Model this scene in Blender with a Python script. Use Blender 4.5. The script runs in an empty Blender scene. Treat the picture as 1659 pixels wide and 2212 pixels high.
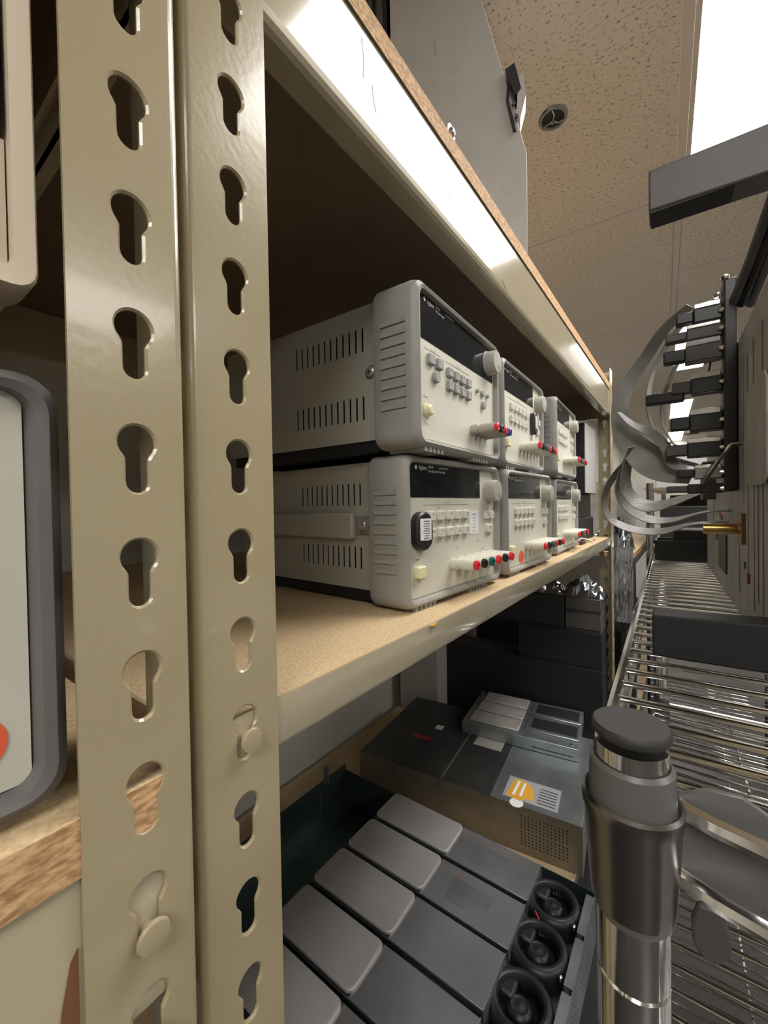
import bpy, bmesh, math, random
from mathutils import Vector, Matrix
random.seed(7)
H = 1.5                       # everything below is laid out with z = 0 at the lens height; lifted by H at the end
SC = bpy.context.scene
COL = SC.collection
PI = math.pi

# ------------------------------------------------------------------ camera
cd = bpy.data.cameras.new('camera'); cam = bpy.data.objects.new('camera', cd); COL.objects.link(cam)
cd.sensor_fit = 'HORIZONTAL'; cd.sensor_width = 36.0; cd.lens = 880.0/1659.0*36.0
cd.clip_start = 0.01; cd.clip_end = 60
R = ((0.80406052, -0.00577529, -0.59451941), (0.59429259, -0.02146945, 0.8039623), (-0.01740712, -0.99975282, -0.01383052))
# columns of R: camera right, down, forward in world axes
right = Vector((R[0][0], R[1][0], R[2][0])); down = Vector((R[0][1], R[1][1], R[2][1])); fwd = Vector((R[0][2], R[1][2], R[2][2]))
if right.cross(down).dot(fwd) < 0: right = -right
m = Matrix((right, -down, -fwd)).transposed().to_4x4(); m.translation = Vector((0, 0, H))
cam.matrix_world = m
SC.camera = cam
# ------------------------------------------------------------------ world and exposure
w = bpy.data.worlds.new('world'); SC.world = w; w.use_nodes = True
w.node_tree.nodes['Background'].inputs[0].default_value = (0.75, 0.78, 0.8, 1)
w.node_tree.nodes['Background'].inputs[1].default_value = 0.05
vs = SC.view_settings; vs.view_transform = 'Standard'; vs.look = 'None'; vs.gamma = 1.0; vs.use_curve_mapping = False
vs.exposure = 0.0
LIGHT = 14.5                 # emission strength of the troffer lenses

# ------------------------------------------------------------------ materials
MATS = {}
def mat(name, col, rough=0.5, metal=0.0, noise=0.0, nscale=20.0, bump=0.0, bscale=60.0, coat=0.0, emit=None, spec=0.5, col2=None, stretch=None, detail=4.0, alpha=1.0, rvar=0.0, thr=None):
    if name in MATS: return MATS[name]
    mt = bpy.data.materials.new(name); mt.use_nodes = True; nt = mt.node_tree; b = nt.nodes['Principled BSDF']
    b.inputs['Base Color'].default_value = (*col, 1); b.inputs['Roughness'].default_value = rough; b.inputs['Metallic'].default_value = metal
    b.inputs['Specular IOR Level'].default_value = spec; b.inputs['Coat Weight'].default_value = coat; b.inputs['Coat Roughness'].default_value = 0.08
    b.inputs['Alpha'].default_value = alpha
    tc = nt.nodes.new('ShaderNodeTexCoord'); src = tc.outputs['Object']
    if stretch:
        mp = nt.nodes.new('ShaderNodeMapping'); mp.inputs['Scale'].default_value = stretch; nt.links.new(src, mp.inputs[0]); src = mp.outputs[0]
    if noise > 0 or col2:
        n = nt.nodes.new('ShaderNodeTexNoise'); n.inputs['Scale'].default_value = nscale; n.inputs['Detail'].default_value = detail; nt.links.new(src, n.inputs['Vector'])
        r = nt.nodes.new('ShaderNodeValToRGB'); c2 = col2 or tuple(c*(1-noise) for c in col)
        lo, hi = thr or (0.35, 0.65)
        r.color_ramp.elements[0].position = lo; r.color_ramp.elements[0].color = (*c2, 1)
        r.color_ramp.elements[1].position = hi; r.color_ramp.elements[1].color = (*col, 1)
        nt.links.new(n.outputs[0], r.inputs[0]); nt.links.new(r.outputs[0], b.inputs['Base Color'])
    if rvar > 0:
        n = nt.nodes.new('ShaderNodeTexNoise'); n.inputs['Scale'].default_value = nscale*0.7; n.inputs['Detail'].default_value = 5; nt.links.new(src, n.inputs['Vector'])
        mr = nt.nodes.new('ShaderNodeMapRange'); mr.inputs[1].default_value = .35; mr.inputs[2].default_value = .65; mr.inputs[3].default_value = max(0.02, rough-rvar); mr.inputs[4].default_value = rough+rvar
        nt.links.new(n.outputs[0], mr.inputs[0]); nt.links.new(mr.outputs[0], b.inputs['Roughness'])
    if bump > 0:
        n = nt.nodes.new('ShaderNodeTexNoise'); n.inputs['Scale'].default_value = bscale; n.inputs['Detail'].default_value = 4; nt.links.new(src, n.inputs['Vector'])
        bp = nt.nodes.new('ShaderNodeBump'); bp.inputs['Strength'].default_value = bump; bp.inputs['Distance'].default_value = 0.001
        nt.links.new(n.outputs[0], bp.inputs['Height']); nt.links.new(bp.outputs[0], b.inputs['Normal'])
    if emit:
        b.inputs['Emission Color'].default_value = (*emit[:3], 1); b.inputs['Emission Strength'].default_value = emit[3]
    MATS[name] = mt; return mt

PAINT = mat('post_paint', (.365, .305, .188), .24, noise=.04, nscale=9, bump=.13, bscale=230, coat=.25)
PAINT2 = mat('beam_paint', (.46, .40, .275), .14, noise=.04, nscale=12, bump=.03, bscale=60, coat=.8)
BOARD = mat('particle_board', (.68, .51, .30), .75, col2=(.48, .34, .19), nscale=330, thr=(.25, .62), bump=.3, bscale=500)
BEDGE = mat('board_edge', (.60, .38, .19), .8, col2=(.34, .19, .085), nscale=420, stretch=(1, .40, 1.0), thr=(.36, .62), detail=2, bump=1.0, bscale=160)
WALL = mat('wall_paint', (.68, .655, .58), .8, noise=.06, nscale=3)
FLOOR = mat('floor_tile', (.045, .043, .042), .35, noise=.25, nscale=5)
TILE = mat('ceiling_tile_mineral', (.72, .64, .55), .95, col2=(.30, .24, .19), nscale=95, thr=(.33, .42), stretch=(1, 1.7, 1), detail=3, bump=.5, bscale=90)
TBAR = mat('ceiling_grid', (.66, .59, .55), .5)
LENS = mat('light_lens', (.9, .9, .9), .5, emit=(1.0, .97, .93, LIGHT))
CASE = mat('case_paint', (.40, .385, .33), .45, noise=.05, nscale=10, bump=.12, bscale=700)
BUMPER = mat('bumper_rubber', (.33, .32, .29), .5, noise=.16, nscale=22, bump=.15, bscale=120)
PANEL = mat('panel_cream', (.64, .62, .52), .42, noise=.06, nscale=14)
KEY = mat('key_cream', (.66, .64, .56), .45)
KEYG = mat('key_grey', (.33, .325, .31), .45)
DISP = mat('display_black', (.008, .011, .014), .10, coat=.0, spec=.35)
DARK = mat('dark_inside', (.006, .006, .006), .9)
BLACK = mat('black_plastic', (.014, .014, .015), .4)
BLACKM = mat('black_matte', (.012, .012, .013), .6, noise=.3, nscale=6)
GREYD = mat('rubber_dark_grey', (.075, .07, .07), .55, noise=.15, nscale=12)
RAILM = mat('rail_grey', (.10, .093, .09), .5, noise=.1, nscale=14)
RED = mat('red_plastic', (.75, .03, .05), .3, coat=.3)
GREEN = mat('green_plastic', (.0, .13, .10), .3, coat=.3)
BLUE = mat('blue_plastic', (.02, .05, .35), .3, coat=.3)
SWITCH = mat('switch_yellow', (.72, .68, .42), .4)
ORANGE = mat('orange_sticker', (.85, .13, .055), .5)
WHITE = mat('white_paper', (.78, .78, .77), .6)
INK = mat('print_ink', (.03, .03, .035), .6)
INKG = mat('print_grey', (.20, .20, .20), .6)
INKW = mat('print_white', (.60, .61, .62), .5)
NICKEL = mat('nickel', (.42, .40, .36), .35, .6)
CHROME = mat('chrome', (.86, .85, .83), .12, 1.0)
CHROMED = mat('chrome_dull', (.33, .32, .31), .25, 1.0)
SLEEVE = mat('plastic_sleeve_grey', (.13, .125, .12), .35, noise=.1, nscale=15)
STEEL = mat('galvanised_steel', (.42, .46, .475), .38, .85, noise=.25, nscale=14)
STEELD = mat('galvanised_teal', (.12, .165, .16), .42, .8, noise=.25, nscale=8)
COVER = mat('module_cover', (.46, .44, .43), .45, .25, noise=.22, nscale=7)
PLATE = mat('module_plate', (.46, .47, .49), .30, .75, noise=.22, nscale=11)
RIBBON = mat('ribbon_grey', (.24, .235, .215), .42, noise=.12, nscale=14)
BRAID = mat('ribbon_ribbed', (.27, .255, .23), .5, noise=.45, nscale=420, stretch=(.15, .6, 1), bump=.6, bscale=500)
MOTTLE = mat('module_board_grey', (.35, .335, .315), .5, col2=(.265, .25, .235), nscale=30)
BRASS = mat('brass', (.55, .36, .12), .25, 1.0)
IVORY = mat('cabinet_grey', (.47, .46, .45), .45, noise=.07, nscale=26, bump=.2, bscale=400)
FOIL = mat('antistatic_foil', (.52, .55, .60), .12, .95, noise=.5, nscale=14)
YELLOW = mat('yellow_label', (.72, .37, .04), .5)
BEIGE = mat('beige_plastic', (.56, .47, .35), .5)
AMBER = mat('amber_label', (.16, .07, .02), .3)
WOODF = mat('far_carton', (.40, .27, .14), .8)
BROWN = mat('brown_streaks', (.20, .085, .04), .6, noise=.4, nscale=60, stretch=(1, 1, .2))

# ------------------------------------------------------------------ mesh helpers
class MB:
    def __init__(s): s.v = []; s.f = []; s.sm = False
    def add(s, v, f):
        o = len(s.v); s.v += [tuple(p) for p in v]; s.f += [tuple(i+o for i in q) for q in f]; return s
    def box(s, x0, x1, y0, y1, z0, z1):
        if x0 > x1: x0, x1 = x1, x0
        if y0 > y1: y0, y1 = y1, y0
        if z0 > z1: z0, z1 = z1, z0
        v = [(x0,y0,z0),(x1,y0,z0),(x1,y1,z0),(x0,y1,z0),(x0,y0,z1),(x1,y0,z1),(x1,y1,z1),(x0,y1,z1)]
        return s.add(v, [(0,3,2,1),(4,5,6,7),(0,1,5,4),(1,2,6,5),(2,3,7,6),(3,0,4,7)])
    def prism(s, poly, ax, a, b):
        n = len(poly)
        def P(u, w, t): return (t,u,w) if ax == 'x' else (u,t,w) if ax == 'y' else (u,w,t)
        v = [P(u,w,a) for u,w in poly]+[P(u,w,b) for u,w in poly]
        f = [tuple(range(n-1,-1,-1)), tuple(range(n,2*n))]+[(i,(i+1)%n,n+(i+1)%n,n+i) for i in range(n)]
        return s.add(v, f)
    def loops(s, L, close=True, cap0=True, cap1=True):
        n = len(L[0]); v = [p for l in L for p in l]; f = []
        for k in range(len(L)-1):
            for i in range(n if close else n-1):
                j = (i+1) % n; f.append((k*n+i, k*n+j, (k+1)*n+j, (k+1)*n+i))
        if cap0: f.append(tuple(range(n-1,-1,-1)))
        if cap1: f.append(tuple((len(L)-1)*n+i for i in range(n)))
        return s.add(v, f)
    def lathe(s, c, prof, ax='z', n=20, cap0=True, cap1=True):
        L = []
        for r, t in prof:
            ring = []
            for i in range(n):
                a = 2*PI*i/n; p, q = r*math.cos(a), r*math.sin(a)
                ring.append((c[0]+p,c[1]+q,c[2]+t) if ax == 'z' else (c[0]+p,c[1]+t,c[2]+q) if ax == 'y' else (c[0]+t,c[1]+p,c[2]+q))
            L.append(ring)
        return s.loops(L, True, cap0, cap1)
    def tube(s, pts, r, n=8, cap=True):
        P = [Vector(p) for p in pts]; L = []; up = None
        for i, p in enumerate(P):
            d = (P[min(i+1,len(P)-1)]-P[max(i-1,0)]).normalized()
            if up is None:
                up = Vector((0,0,1)) if abs(d.z) < .9 else Vector((1,0,0))
            a = d.cross(up).normalized(); b = a.cross(d).normalized(); up = b
            rr = r[i] if isinstance(r, (list, tuple)) else r
            L.append([tuple(p+a*rr*math.cos(2*PI*k/n)+b*rr*math.sin(2*PI*k/n)) for k in range(n)])
        return s.loops(L, True, cap, cap)
    def mesh(s, name):
        me = bpy.data.meshes.new(name); me.from_pydata(s.v, [], s.f); me.update()
        bm = bmesh.new(); bm.from_mesh(me); bmesh.ops.remove_doubles(bm, verts=bm.verts, dist=1e-6); bmesh.ops.recalc_face_normals(bm, faces=bm.faces); bm.to_mesh(me); bm.free()
        return me
    def build(s, name, m, parent=None, loc=(0,0,0), bev=0, smooth=False, rot=None, seg=2):
        return ob(name, s.mesh(name), m, parent, loc, bev, smooth, rot, seg)

def ob(name, me, m, parent=None, loc=(0,0,0), bev=0, smooth=False, rot=None, seg=2):
    o = bpy.data.objects.new(name, me); COL.objects.link(o); o.location = loc
    if rot: o.rotation_euler = rot
    if parent: o.parent = parent
    if m and not me.materials: me.materials.append(m)
    if bev:
        b = o.modifiers.new('bevel', 'BEVEL'); b.width = bev; b.segments = seg; b.limit_method = 'ANGLE'; b.angle_limit = .6
        smooth = True if smooth is False else smooth
    if smooth:
        for p in me.polygons: p.use_smooth = True
        try: me.set_sharp_from_angle(angle=math.radians(38))
        except Exception: pass
    return o
def share(name, me, parent, loc=(0,0,0), rot=None, bev=0):
    o = bpy.data.objects.new(name, me); COL.objects.link(o); o.location = loc; o.parent = parent
    if rot: o.rotation_euler = rot
    return o
def thing(name, label, cat, loc=(0,0,0), rz=0, group=None, kind=None):
    o = bpy.data.objects.new(name, None); COL.objects.link(o); o.location = loc; o.rotation_euler = (0,0,rz); o.empty_display_size = .02
    if kind: o['kind'] = kind
    if label: o['label'] = label
    if cat: o['category'] = cat
    if group: o['group'] = group
    return o
def tag(o, label, cat, group=None, kind=None):
    if label: o['label'] = label
    if cat: o['category'] = cat
    if group: o['group'] = group
    if kind: o['kind'] = kind
    return o

def plate(outer, holes, t, chamfer, P):
    """perforated sheet: outer polygon, holes = list of outline functions offset->pts; P maps (u, w, depth) to 3D. depth 0 is the show side"""
    bm = bmesh.new()
    def layer(off, d):
        es = []; loops = []
        def ring(pts):
            vs_ = [bm.verts.new(P(u, w, d)) for u, w in pts]
            e = [bm.edges.new((vs_[i], vs_[(i+1) % len(vs_)])) for i in range(len(vs_))]
            es.extend(e); return vs_
        loops.append(ring(outer))
        for h in holes: loops.append(ring(h(off)))
        bmesh.ops.triangle_fill(bm, use_beauty=True, use_dissolve=False, edges=es)
        return loops
    A = layer(chamfer, 0); B = layer(0, t)
    def mid(h, d): return [bm.verts.new(P(u, w, d)) for u, w in h(0)]
    for i, (a, b) in enumerate(zip(A, B)):
        n = len(a); seq = [a, b]
        if i > 0 and chamfer > 0: seq = [a, mid(holes[i-1], chamfer), b]
        for k in range(len(seq)-1):
            for j in range(n):
                q = (seq[k][j], seq[k][(j+1) % n], seq[k+1][(j+1) % n], seq[k+1][j])
                try: bm.faces.new(q)
                except ValueError: pass
    bmesh.ops.recalc_face_normals(bm, faces=bm.faces)
    return bm
def bm2mesh(bm, name):
    me = bpy.data.meshes.new(name); bm.to_mesh(me); bm.free(); return me

def keyhole(cu, cw, s=1.0):
    R_, r_ = .0077*s, .0046*s; ct = cw+.0072*s; cb = cw-.0105*s
    def fn(off):
        R2, r2 = R_+off, r_+off; pts = []
        a0 = math.asin(min(.95, (r2+.0010)/R2))           # half angle where the neck leaves the circle
        for i in range(19):
            a = -PI/2+a0+(2*PI-2*a0)*i/18; pts.append((cu+R2*math.cos(a), ct+R2*math.sin(a)))
        pts.append((cu-r2, ct-R2*math.cos(a0)-.002*s))
        for i in range(9):
            a = PI+PI*i/8; pts.append((cu+r2*math.cos(a), cb+r2*math.sin(a)))
        pts.append((cu+r2, ct-R2*math.cos(a0)-.002*s))
        return pts
    return fn
def slot(cu, cw, hw, hh, n=4):
    def fn(off):
        a_, b_ = hw+off, hh+off; pts = []
        for i in range(n+1):
            a = PI*i/n; pts.append((cu+a_*math.cos(a), cw+(b_-a_)+a_*math.sin(a)))
        for i in range(n+1):
            a = PI+PI*i/n; pts.append((cu+a_*math.cos(a), cw-(b_-a_)+a_*math.sin(a)))
        return pts
    return fn
def rect(cu, cw, hu, hw):
    return lambda off: [(cu-hu-off, cw-hw-off), (cu+hu+off, cw-hw-off), (cu+hu+off, cw+hw+off), (cu-hu-off, cw+hw+off)]

def text(body, size, m, parent, loc, rot=(PI/2, 0, 0), align='LEFT', extr=0, name='lettering', sx=1.0):
    c = bpy.data.curves.new(name, 'FONT'); c.body = body; c.size = size; c.align_x = align; c.extrude = extr; c.resolution_u = 3
    tmp = bpy.data.objects.new(name, c); COL.objects.link(tmp)
    dg = bpy.context.evaluated_depsgraph_get(); me = bpy.data.meshes.new_from_object(tmp.evaluated_get(dg))
    bpy.data.objects.remove(tmp)
    o = ob(name, me, m, parent, loc, rot=rot); o.scale = (sx, 1, 1)
    me.materials.clear(); me.materials.append(m)
    return o

# ================================================================== ROOM
RZ = math.radians(2.05)
XW0, XW1, YB, YF, ZF, ZC = -1.03, 4.2, -3.2, 9.2, -1.5, 1.1
def struct(mb, name, m, label):
    o = mb.build(name, m); o['kind'] = 'structure'; o['label'] = label; return o
struct(MB().box(XW0-.1, XW1+.1, YB-.1, YF+.1, ZF-.1, ZF), 'floor', FLOOR, 'grey floor in shade far below the wire rack')
struct(MB().box(XW0-.1, XW0, YB, YF, ZF, ZC+.12), 'wall_left', WALL, 'pale grey wall behind the beige shelving')
struct(MB().box(XW1, XW1+.1, YB, YF, ZF, ZC+.12), 'wall_right', WALL, 'pale grey wall on the right of the room')
struct(MB().box(XW0-.1, XW1+.1, YF, YF+.1, ZF, ZC+.12), 'wall_far', WALL, 'pale grey wall at the far end of the aisle')
struct(MB().box(XW0-.1, XW1+.1, YB-.1, YB, ZF, ZC+.12), 'wall_back', WALL, 'pale grey wall behind the viewpoint')
ceil = thing('ceiling', 'suspended ceiling of speckled tiles in a thin metal grid', None, (.055, 0, ZC), RZ, kind='structure')
MB().box(-1.9, 4.9, -3.6, 9.6, .02, .06).build('ceiling_slab', WALL, ceil)
g = .609
cols = []                     # local x of the main T bars
tile_me = {}
def tile(w_, l_, cx, cy):
    k = (round(w_, 3), round(l_, 3))
    if k not in tile_me:
        tile_me[k] = MB().box(-w_/2, w_/2, -l_/2, l_/2, 0, .012).mesh('ceiling_tile'); tile_me[k].materials.append(TILE)
    share('ceiling_tile', tile_me[k], ceil, (cx, cy, .0015))
lights = []
y_cross = [.615+1.2225*k for k in range(-3, 8)]
for ci in range(-2, 7):
    x0 = ci*g; x1 = x0+g
    off = -.62 if ci == 3 else 0
    MB().box(x0-.012, x0+.012, -3.3, 9.4, 0, .004).build('grid_bar', TBAR, ceil)
    for k, yc in enumerate(y_cross[:-1]):
        yc += off; yn = y_cross[k+1]+off
        MB().box(x0+.012, x1-.012, yc-.012, yc+.012, 0, .004).build('grid_bar', TBAR, ceil)
        if ci in (0, 3) and (k-3) % 2 == 0:
            if ci == 0 and k > 3:      # the farther lamps over this aisle are narrow ones
                xm = x0+.245; lights.append((x0, xm, yc, yn))
                MB().box(xm-.012, xm+.012, yc+.012, yn-.012, 0, .004).build('grid_bar', TBAR, ceil)
                tile(x1-xm-.026, yn-yc-.026, (xm+x1)/2, (yc+yn)/2)
            else: lights.append((x0, x1, yc, yn))
            continue
        if ci == 0:
            ym = (yc+yn)/2; MB().box(x0+.012, x1-.012, ym-.012, ym+.012, 0, .004).build('grid_bar', TBAR, ceil)
            tile(g-.026, (yn-yc)/2-.026, (x0+x1)/2, (yc+ym)/2); tile(g-.026, (yn-yc)/2-.026, (x0+x1)/2, (yn+ym)/2)
        else: tile(g-.026, yn-yc-.026, (x0+x1)/2, (yc+yn)/2)
place = ['directly over the aisle beside the tall cabinet', 'far down the aisle', 'at the far end of the aisle', 'behind the viewpoint']
lno = 0
for (x0, x1, yc, yn) in lights:
    cx_, cy_ = (x0+x1)/2, (yc+yn)/2
    wx = .055+cx_*math.cos(RZ)-cy_*math.sin(RZ); wy = cx_*math.sin(RZ)+cy_*math.cos(RZ)
    col_ = 'over the wire rack aisle' if x0 < 1 else 'over the neighbouring aisle'
    pos = 'nearest and largest, just ahead' if 0 < wy < 2 else 'the first one farther ahead' if wy < 4.5 and wy > 2 else 'behind the viewpoint' if wy < 0 else 'the farthest one' if wy > 7 else 'the second one farther ahead'
    t = thing('ceiling_light', 'white rectangular ceiling light panel %s, %s' % (col_, pos), 'light', (wx, wy, ZC), RZ, 'ceiling light panels')
    hw, hl = (x1-x0)/2-.013, (yn-yc)/2-.013
    mb = MB()
    for a in ((-hw, -hw+.012, -hl, hl), (hw-.012, hw, -hl, hl), (-hw, hw, -hl, -hl+.012), (-hw, hw, hl-.012, hl)): mb.box(a[0], a[1], a[2], a[3], .0005, .014)
    mb.build('light_frame', TBAR, t)
    MB().box(-hw+.0125, hw-.0125, -hl+.0125, hl-.0125, .006, .012).build('diffuser', LENS, t)
# sprinkler / vent rosette
t = thing('ceiling_sprinkler', 'round dark metal sprinkler rosette in the speckled ceiling beside the tall cabinet', 'sprinkler', (-.297, 1.246, ZC), .4)
MB().lathe((0,0,0), [(.036,.0015),(.039,-.001),(.037,-.004),(.030,-.004),(.028,-.0005)], n=32).build('rim', CHROMED, t, smooth=True)
MB().lathe((0,0,0), [(.028,-.0004),(.028,-.001)], n=32).build('recess', BLACKM, t)
for k in range(3):
    a = 2*PI*k/3+.3
    MB().tube([(.004*math.cos(a), .004*math.sin(a), -.010), (.018*math.cos(a+.25), .018*math.sin(a+.25), -.008), (.029*math.cos(a), .029*math.sin(a), -.003)], .0022, 6).build('arm', CHROMED, t, smooth=True)
MB().lathe((0,0,0), [(.006,-.006),(.007,-.012),(.003,-.016)], n=16).build('hub', CHROMED, t, smooth=True)

# ================================================================== SHELVING
PITCH = .0508
def post_mesh(name, y0, y1, corner_hi, z0, z1, zc, sgn=-1, side=.046, cu_off=0, hz=None):
    """L post at local x=0 (show face), flange from y0..y1, side flange at y1 if corner_hi else y0, going to sgn*x. zc = a hole centre height"""
    r = .0042; t = .0020; zs = []
    z = zc
    while z-PITCH > z0+.02: z -= PITCH
    while z < z1-.02: zs.append(z); z += PITCH
    cy_ = y1 if corner_hi else y0; d = -1 if corner_hi else 1
    fa, fb = (y0, y1-r) if corner_hi else (y0+r, y1)
    mid = (y0+y1)/2+cu_off
    bm = plate([(fa, z0), (fb, z0), (fb, z1), (fa, z1)], [keyhole(mid, z_) for z_ in zs], t, .0010, lambda u, w_, dd: (sgn*dd, u, w_))
    me = bm2mesh(bm, name); mb = MB(); mb.v = [tuple(v.co) for v in me.vertices]; mb.f = [tuple(p.vertices) for p in me.polygons]; bpy.data.meshes.remove(me)
    # rounded corner
    L0, L1 = [], []
    cxr, cyr = sgn*r, cy_+d*r
    for i in range(7):
        a = (PI/2)*i/6
        ox, oy = r*math.cos(a), r*math.sin(a); ix, iy = (r-t)*math.cos(a), (r-t)*math.sin(a)
        L0.append((cxr-sgn*ox, cyr-d*oy)); L1.append((cxr-sgn*ix, cyr-d*iy))
    poly = L0+L1[::-1]
    mb.prism(poly, 'z', z0, z1)
    bm = plate([(r, z0), (side, z0), (side, z1), (r, z1)], [keyhole(r+(side-r)/2, z_) for z_ in zs], t, .0010, lambda u, w_, dd: (sgn*u, cy_+d*dd, w_))
    me = bm2mesh(bm, name); mb.add([tuple(v.co) for v in me.vertices], [tuple(p.vertices) for p in me.polygons]); bpy.data.meshes.remove(me)
    return mb.mesh(name)
def rivet(parent, loc, s=1.0, ax='x', sg=1):
    mb = MB().lathe((0,0,0), [(.0034,-.004),(.0034,.0008*1),(.0066*s,.0012),(.0070*s,.0024),(.0064*s,.0038),(.004,.0042)], ax=ax, n=20)
    return mb.build('rivet', PAINT, parent, loc, smooth=True)
def front_beam(parent, y0, y1, zt, h, x=-.0025, lip=.018):
    """channel beam: vertical face with a rolled bottom, show face at local x"""
    pr = [(x, zt), (x, zt-h+.004), (x-.0016, zt-h+.001), (x-.005, zt-h), (x-lip, zt-h+.001), (x-lip, zt-h+.003), (x-.006, zt-h+.0025), (x-.002, zt-h+.006), (x-.002, zt-.0175), (x-.022, zt-.0175), (x-.022, zt-.0195+.0), (x-.002, zt-.0195)]
    pr = [(x, zt), (x, zt-h+.004), (x-.0016, zt-h+.001), (x-.005, zt-h), (x-lip, zt-h), (x-lip, zt-h+.002), (x-.006, zt-h+.002), (x-.0025, zt-h+.005), (x-.0025, zt)]
    poly = [(a, b) for a, b in pr]
    mb = MB(); n = len(poly)
    v = [(a, y0, b) for a, b in poly]+[(a, y1, b) for a, b in poly]
    mb.add(v, [tuple(range(n-1,-1,-1)), tuple(range(n, 2*n))]+[(i,(i+1)%n,n+(i+1)%n,n+i) for i in range(n)])
    return mb.build('shelf_beam', PAINT2, parent, smooth=True)
def tall_beam(parent, y0, y1, zb, zt, x=-.0025):
    """tall beam: plumb face with a rolled bottom lip, board lies on top"""
    poly = [(x, zt), (x, zb+.010), (x-.0006, zb+.005), (x-.0026, zb+.0018), (x-.006, zb), (x-.024, zb), (x-.024, zb+.002), (x-.0066, zb+.002), (x-.0036, zb+.0045), (x-.0025, zb+.010), (x-.0025, zt-.002), (x-.03, zt-.002), (x-.03, zt)]
    mb = MB(); n = len(poly)
    v = [(a, y0, b) for a, b in poly]+[(a, y1, b) for a, b in poly]
    mb.add(v, [tuple(range(n-1,-1,-1)), tuple(range(n, 2*n))]+[(i,(i+1)%n,n+(i+1)%n,n+i) for i in range(n)])
    return mb.build('shelf_beam', PAINT2, parent)
def end_beam(parent, y, x0, x1, zb, zt):
    MB().box(x0, x1, y, y+.0025, zb, zt).box(x0, x1, y-.012 if False else y, y+.014, zb, zb+.002).build('end_beam', PAINT2, parent)
def board(parent, x0, x1, y0, y1, zb, zt):
    o = MB().box(x0, x1, y0, y1, zb, zt).build('shelf_board', BOARD, parent)
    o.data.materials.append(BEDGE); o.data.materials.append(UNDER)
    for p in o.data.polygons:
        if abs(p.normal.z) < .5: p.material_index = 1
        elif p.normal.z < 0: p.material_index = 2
    return o
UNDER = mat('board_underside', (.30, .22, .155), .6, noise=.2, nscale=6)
XB = -1.0
# ---- unit right of the seam (front plane x=-.204, y .110 .. 1.640)
u1 = thing('shelving_unit', 'beige boltless shelving unit holding the grey power supplies, with particle board shelves', 'shelving', (-.204, .110, -1.5))
Z = 1.5
L_ = 1.53
def place_post(parent, me, loc, rot=None): return share('post', me, parent, loc, rot)
zc1 = .024+Z
pm = post_mesh('post', 0, .0515, False, .0, Z+.92, zc1, cu_off=.0025); pm.materials.append(PAINT); place_post(u1, pm, (0,0,0))
pm = post_mesh('post', L_-.0515, L_, True, .0, Z+.46, zc1); pm.materials.append(PAINT); place_post(u1, pm, (0,0,0))
pm = post_mesh('post', 0, .0515, False, .0, Z+.92, zc1, sgn=1); pm.materials.append(PAINT); place_post(u1, pm, (XB+.204,0,0))
pm = post_mesh('post', L_-.0515, L_, True, .0, Z+.46, zc1, sgn=1); pm.materials.append(PAINT); place_post(u1, pm, (XB+.204,0,0))
DB = XB+.204
# middle shelf: low beam, board flush inside it
b = front_beam(u1, .003, L_-.003, Z-.1195, .032)
rivet(u1, (.0015, .0298, Z-.1325)); 
board(u1, DB+.006, -.0055, .006, L_-.006, Z-.1395, Z-.1215)
MB().box(DB+.002, DB+.0045, .003, L_-.003, Z-.1515, Z-.1195).build('shelf_beam', PAINT2, u1)
for y in (.0025, L_-.005): MB().box(DB+.006, -.006, y, y+.0025, Z-.158, Z-.1205).box(DB+.006, -.006, y, y+.012, Z-.158, Z-.156).build('end_beam', PAINT2, u1)
# upper shelf: tall beam, board on top
tall_beam(u1, .003, L_-.003, Z+.302, Z+.386)
board(u1, DB+.001, -.0005, .001, L_-.001, Z+.3865, Z+.407)
MB().box(DB+.002, DB+.0045, .003, L_-.003, Z+.302, Z+.386).build('shelf_beam', PAINT2, u1)
for y in (.0025, L_-.005): MB().box(DB+.006, -.03, y, y+.0025, Z+.302, Z+.386).box(DB+.006, -.03, y, y+.012, Z+.302, Z+.304).build('end_beam', PAINT2, u1)
for pts in (((.150, .376), (.1525, .360), (.151, .345)), ((.163, .350), (.1645, .338), (.168, .330)), ((.46, .318), (.475, .309), (.482, .313)), ((.30, .345), (.303, .341))):
    MB().tube([(-.0024, y_, Z+z_) for y_, z_ in pts], .00028, 5).build('scratch', INKG, u1)
for z in (.322, .3728): rivet(u1, (.0015, .0298, Z+z))
# lower shelf
board(u1, DB+.006, -.0055, .006, L_-.006, Z-.875, Z-.857)
front_beam(u1, .003, L_-.003, Z-.857+.002, .032)
MB().box(DB+.002, DB+.0045, .003, L_-.003, Z-.888, Z-.856).build('shelf_beam', PAINT2, u1)
for y in (.0025, L_-.005): MB().box(DB+.006, -.006, y, y+.0025, Z-.888, Z-.856).build('end_beam', PAINT2, u1)
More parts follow.
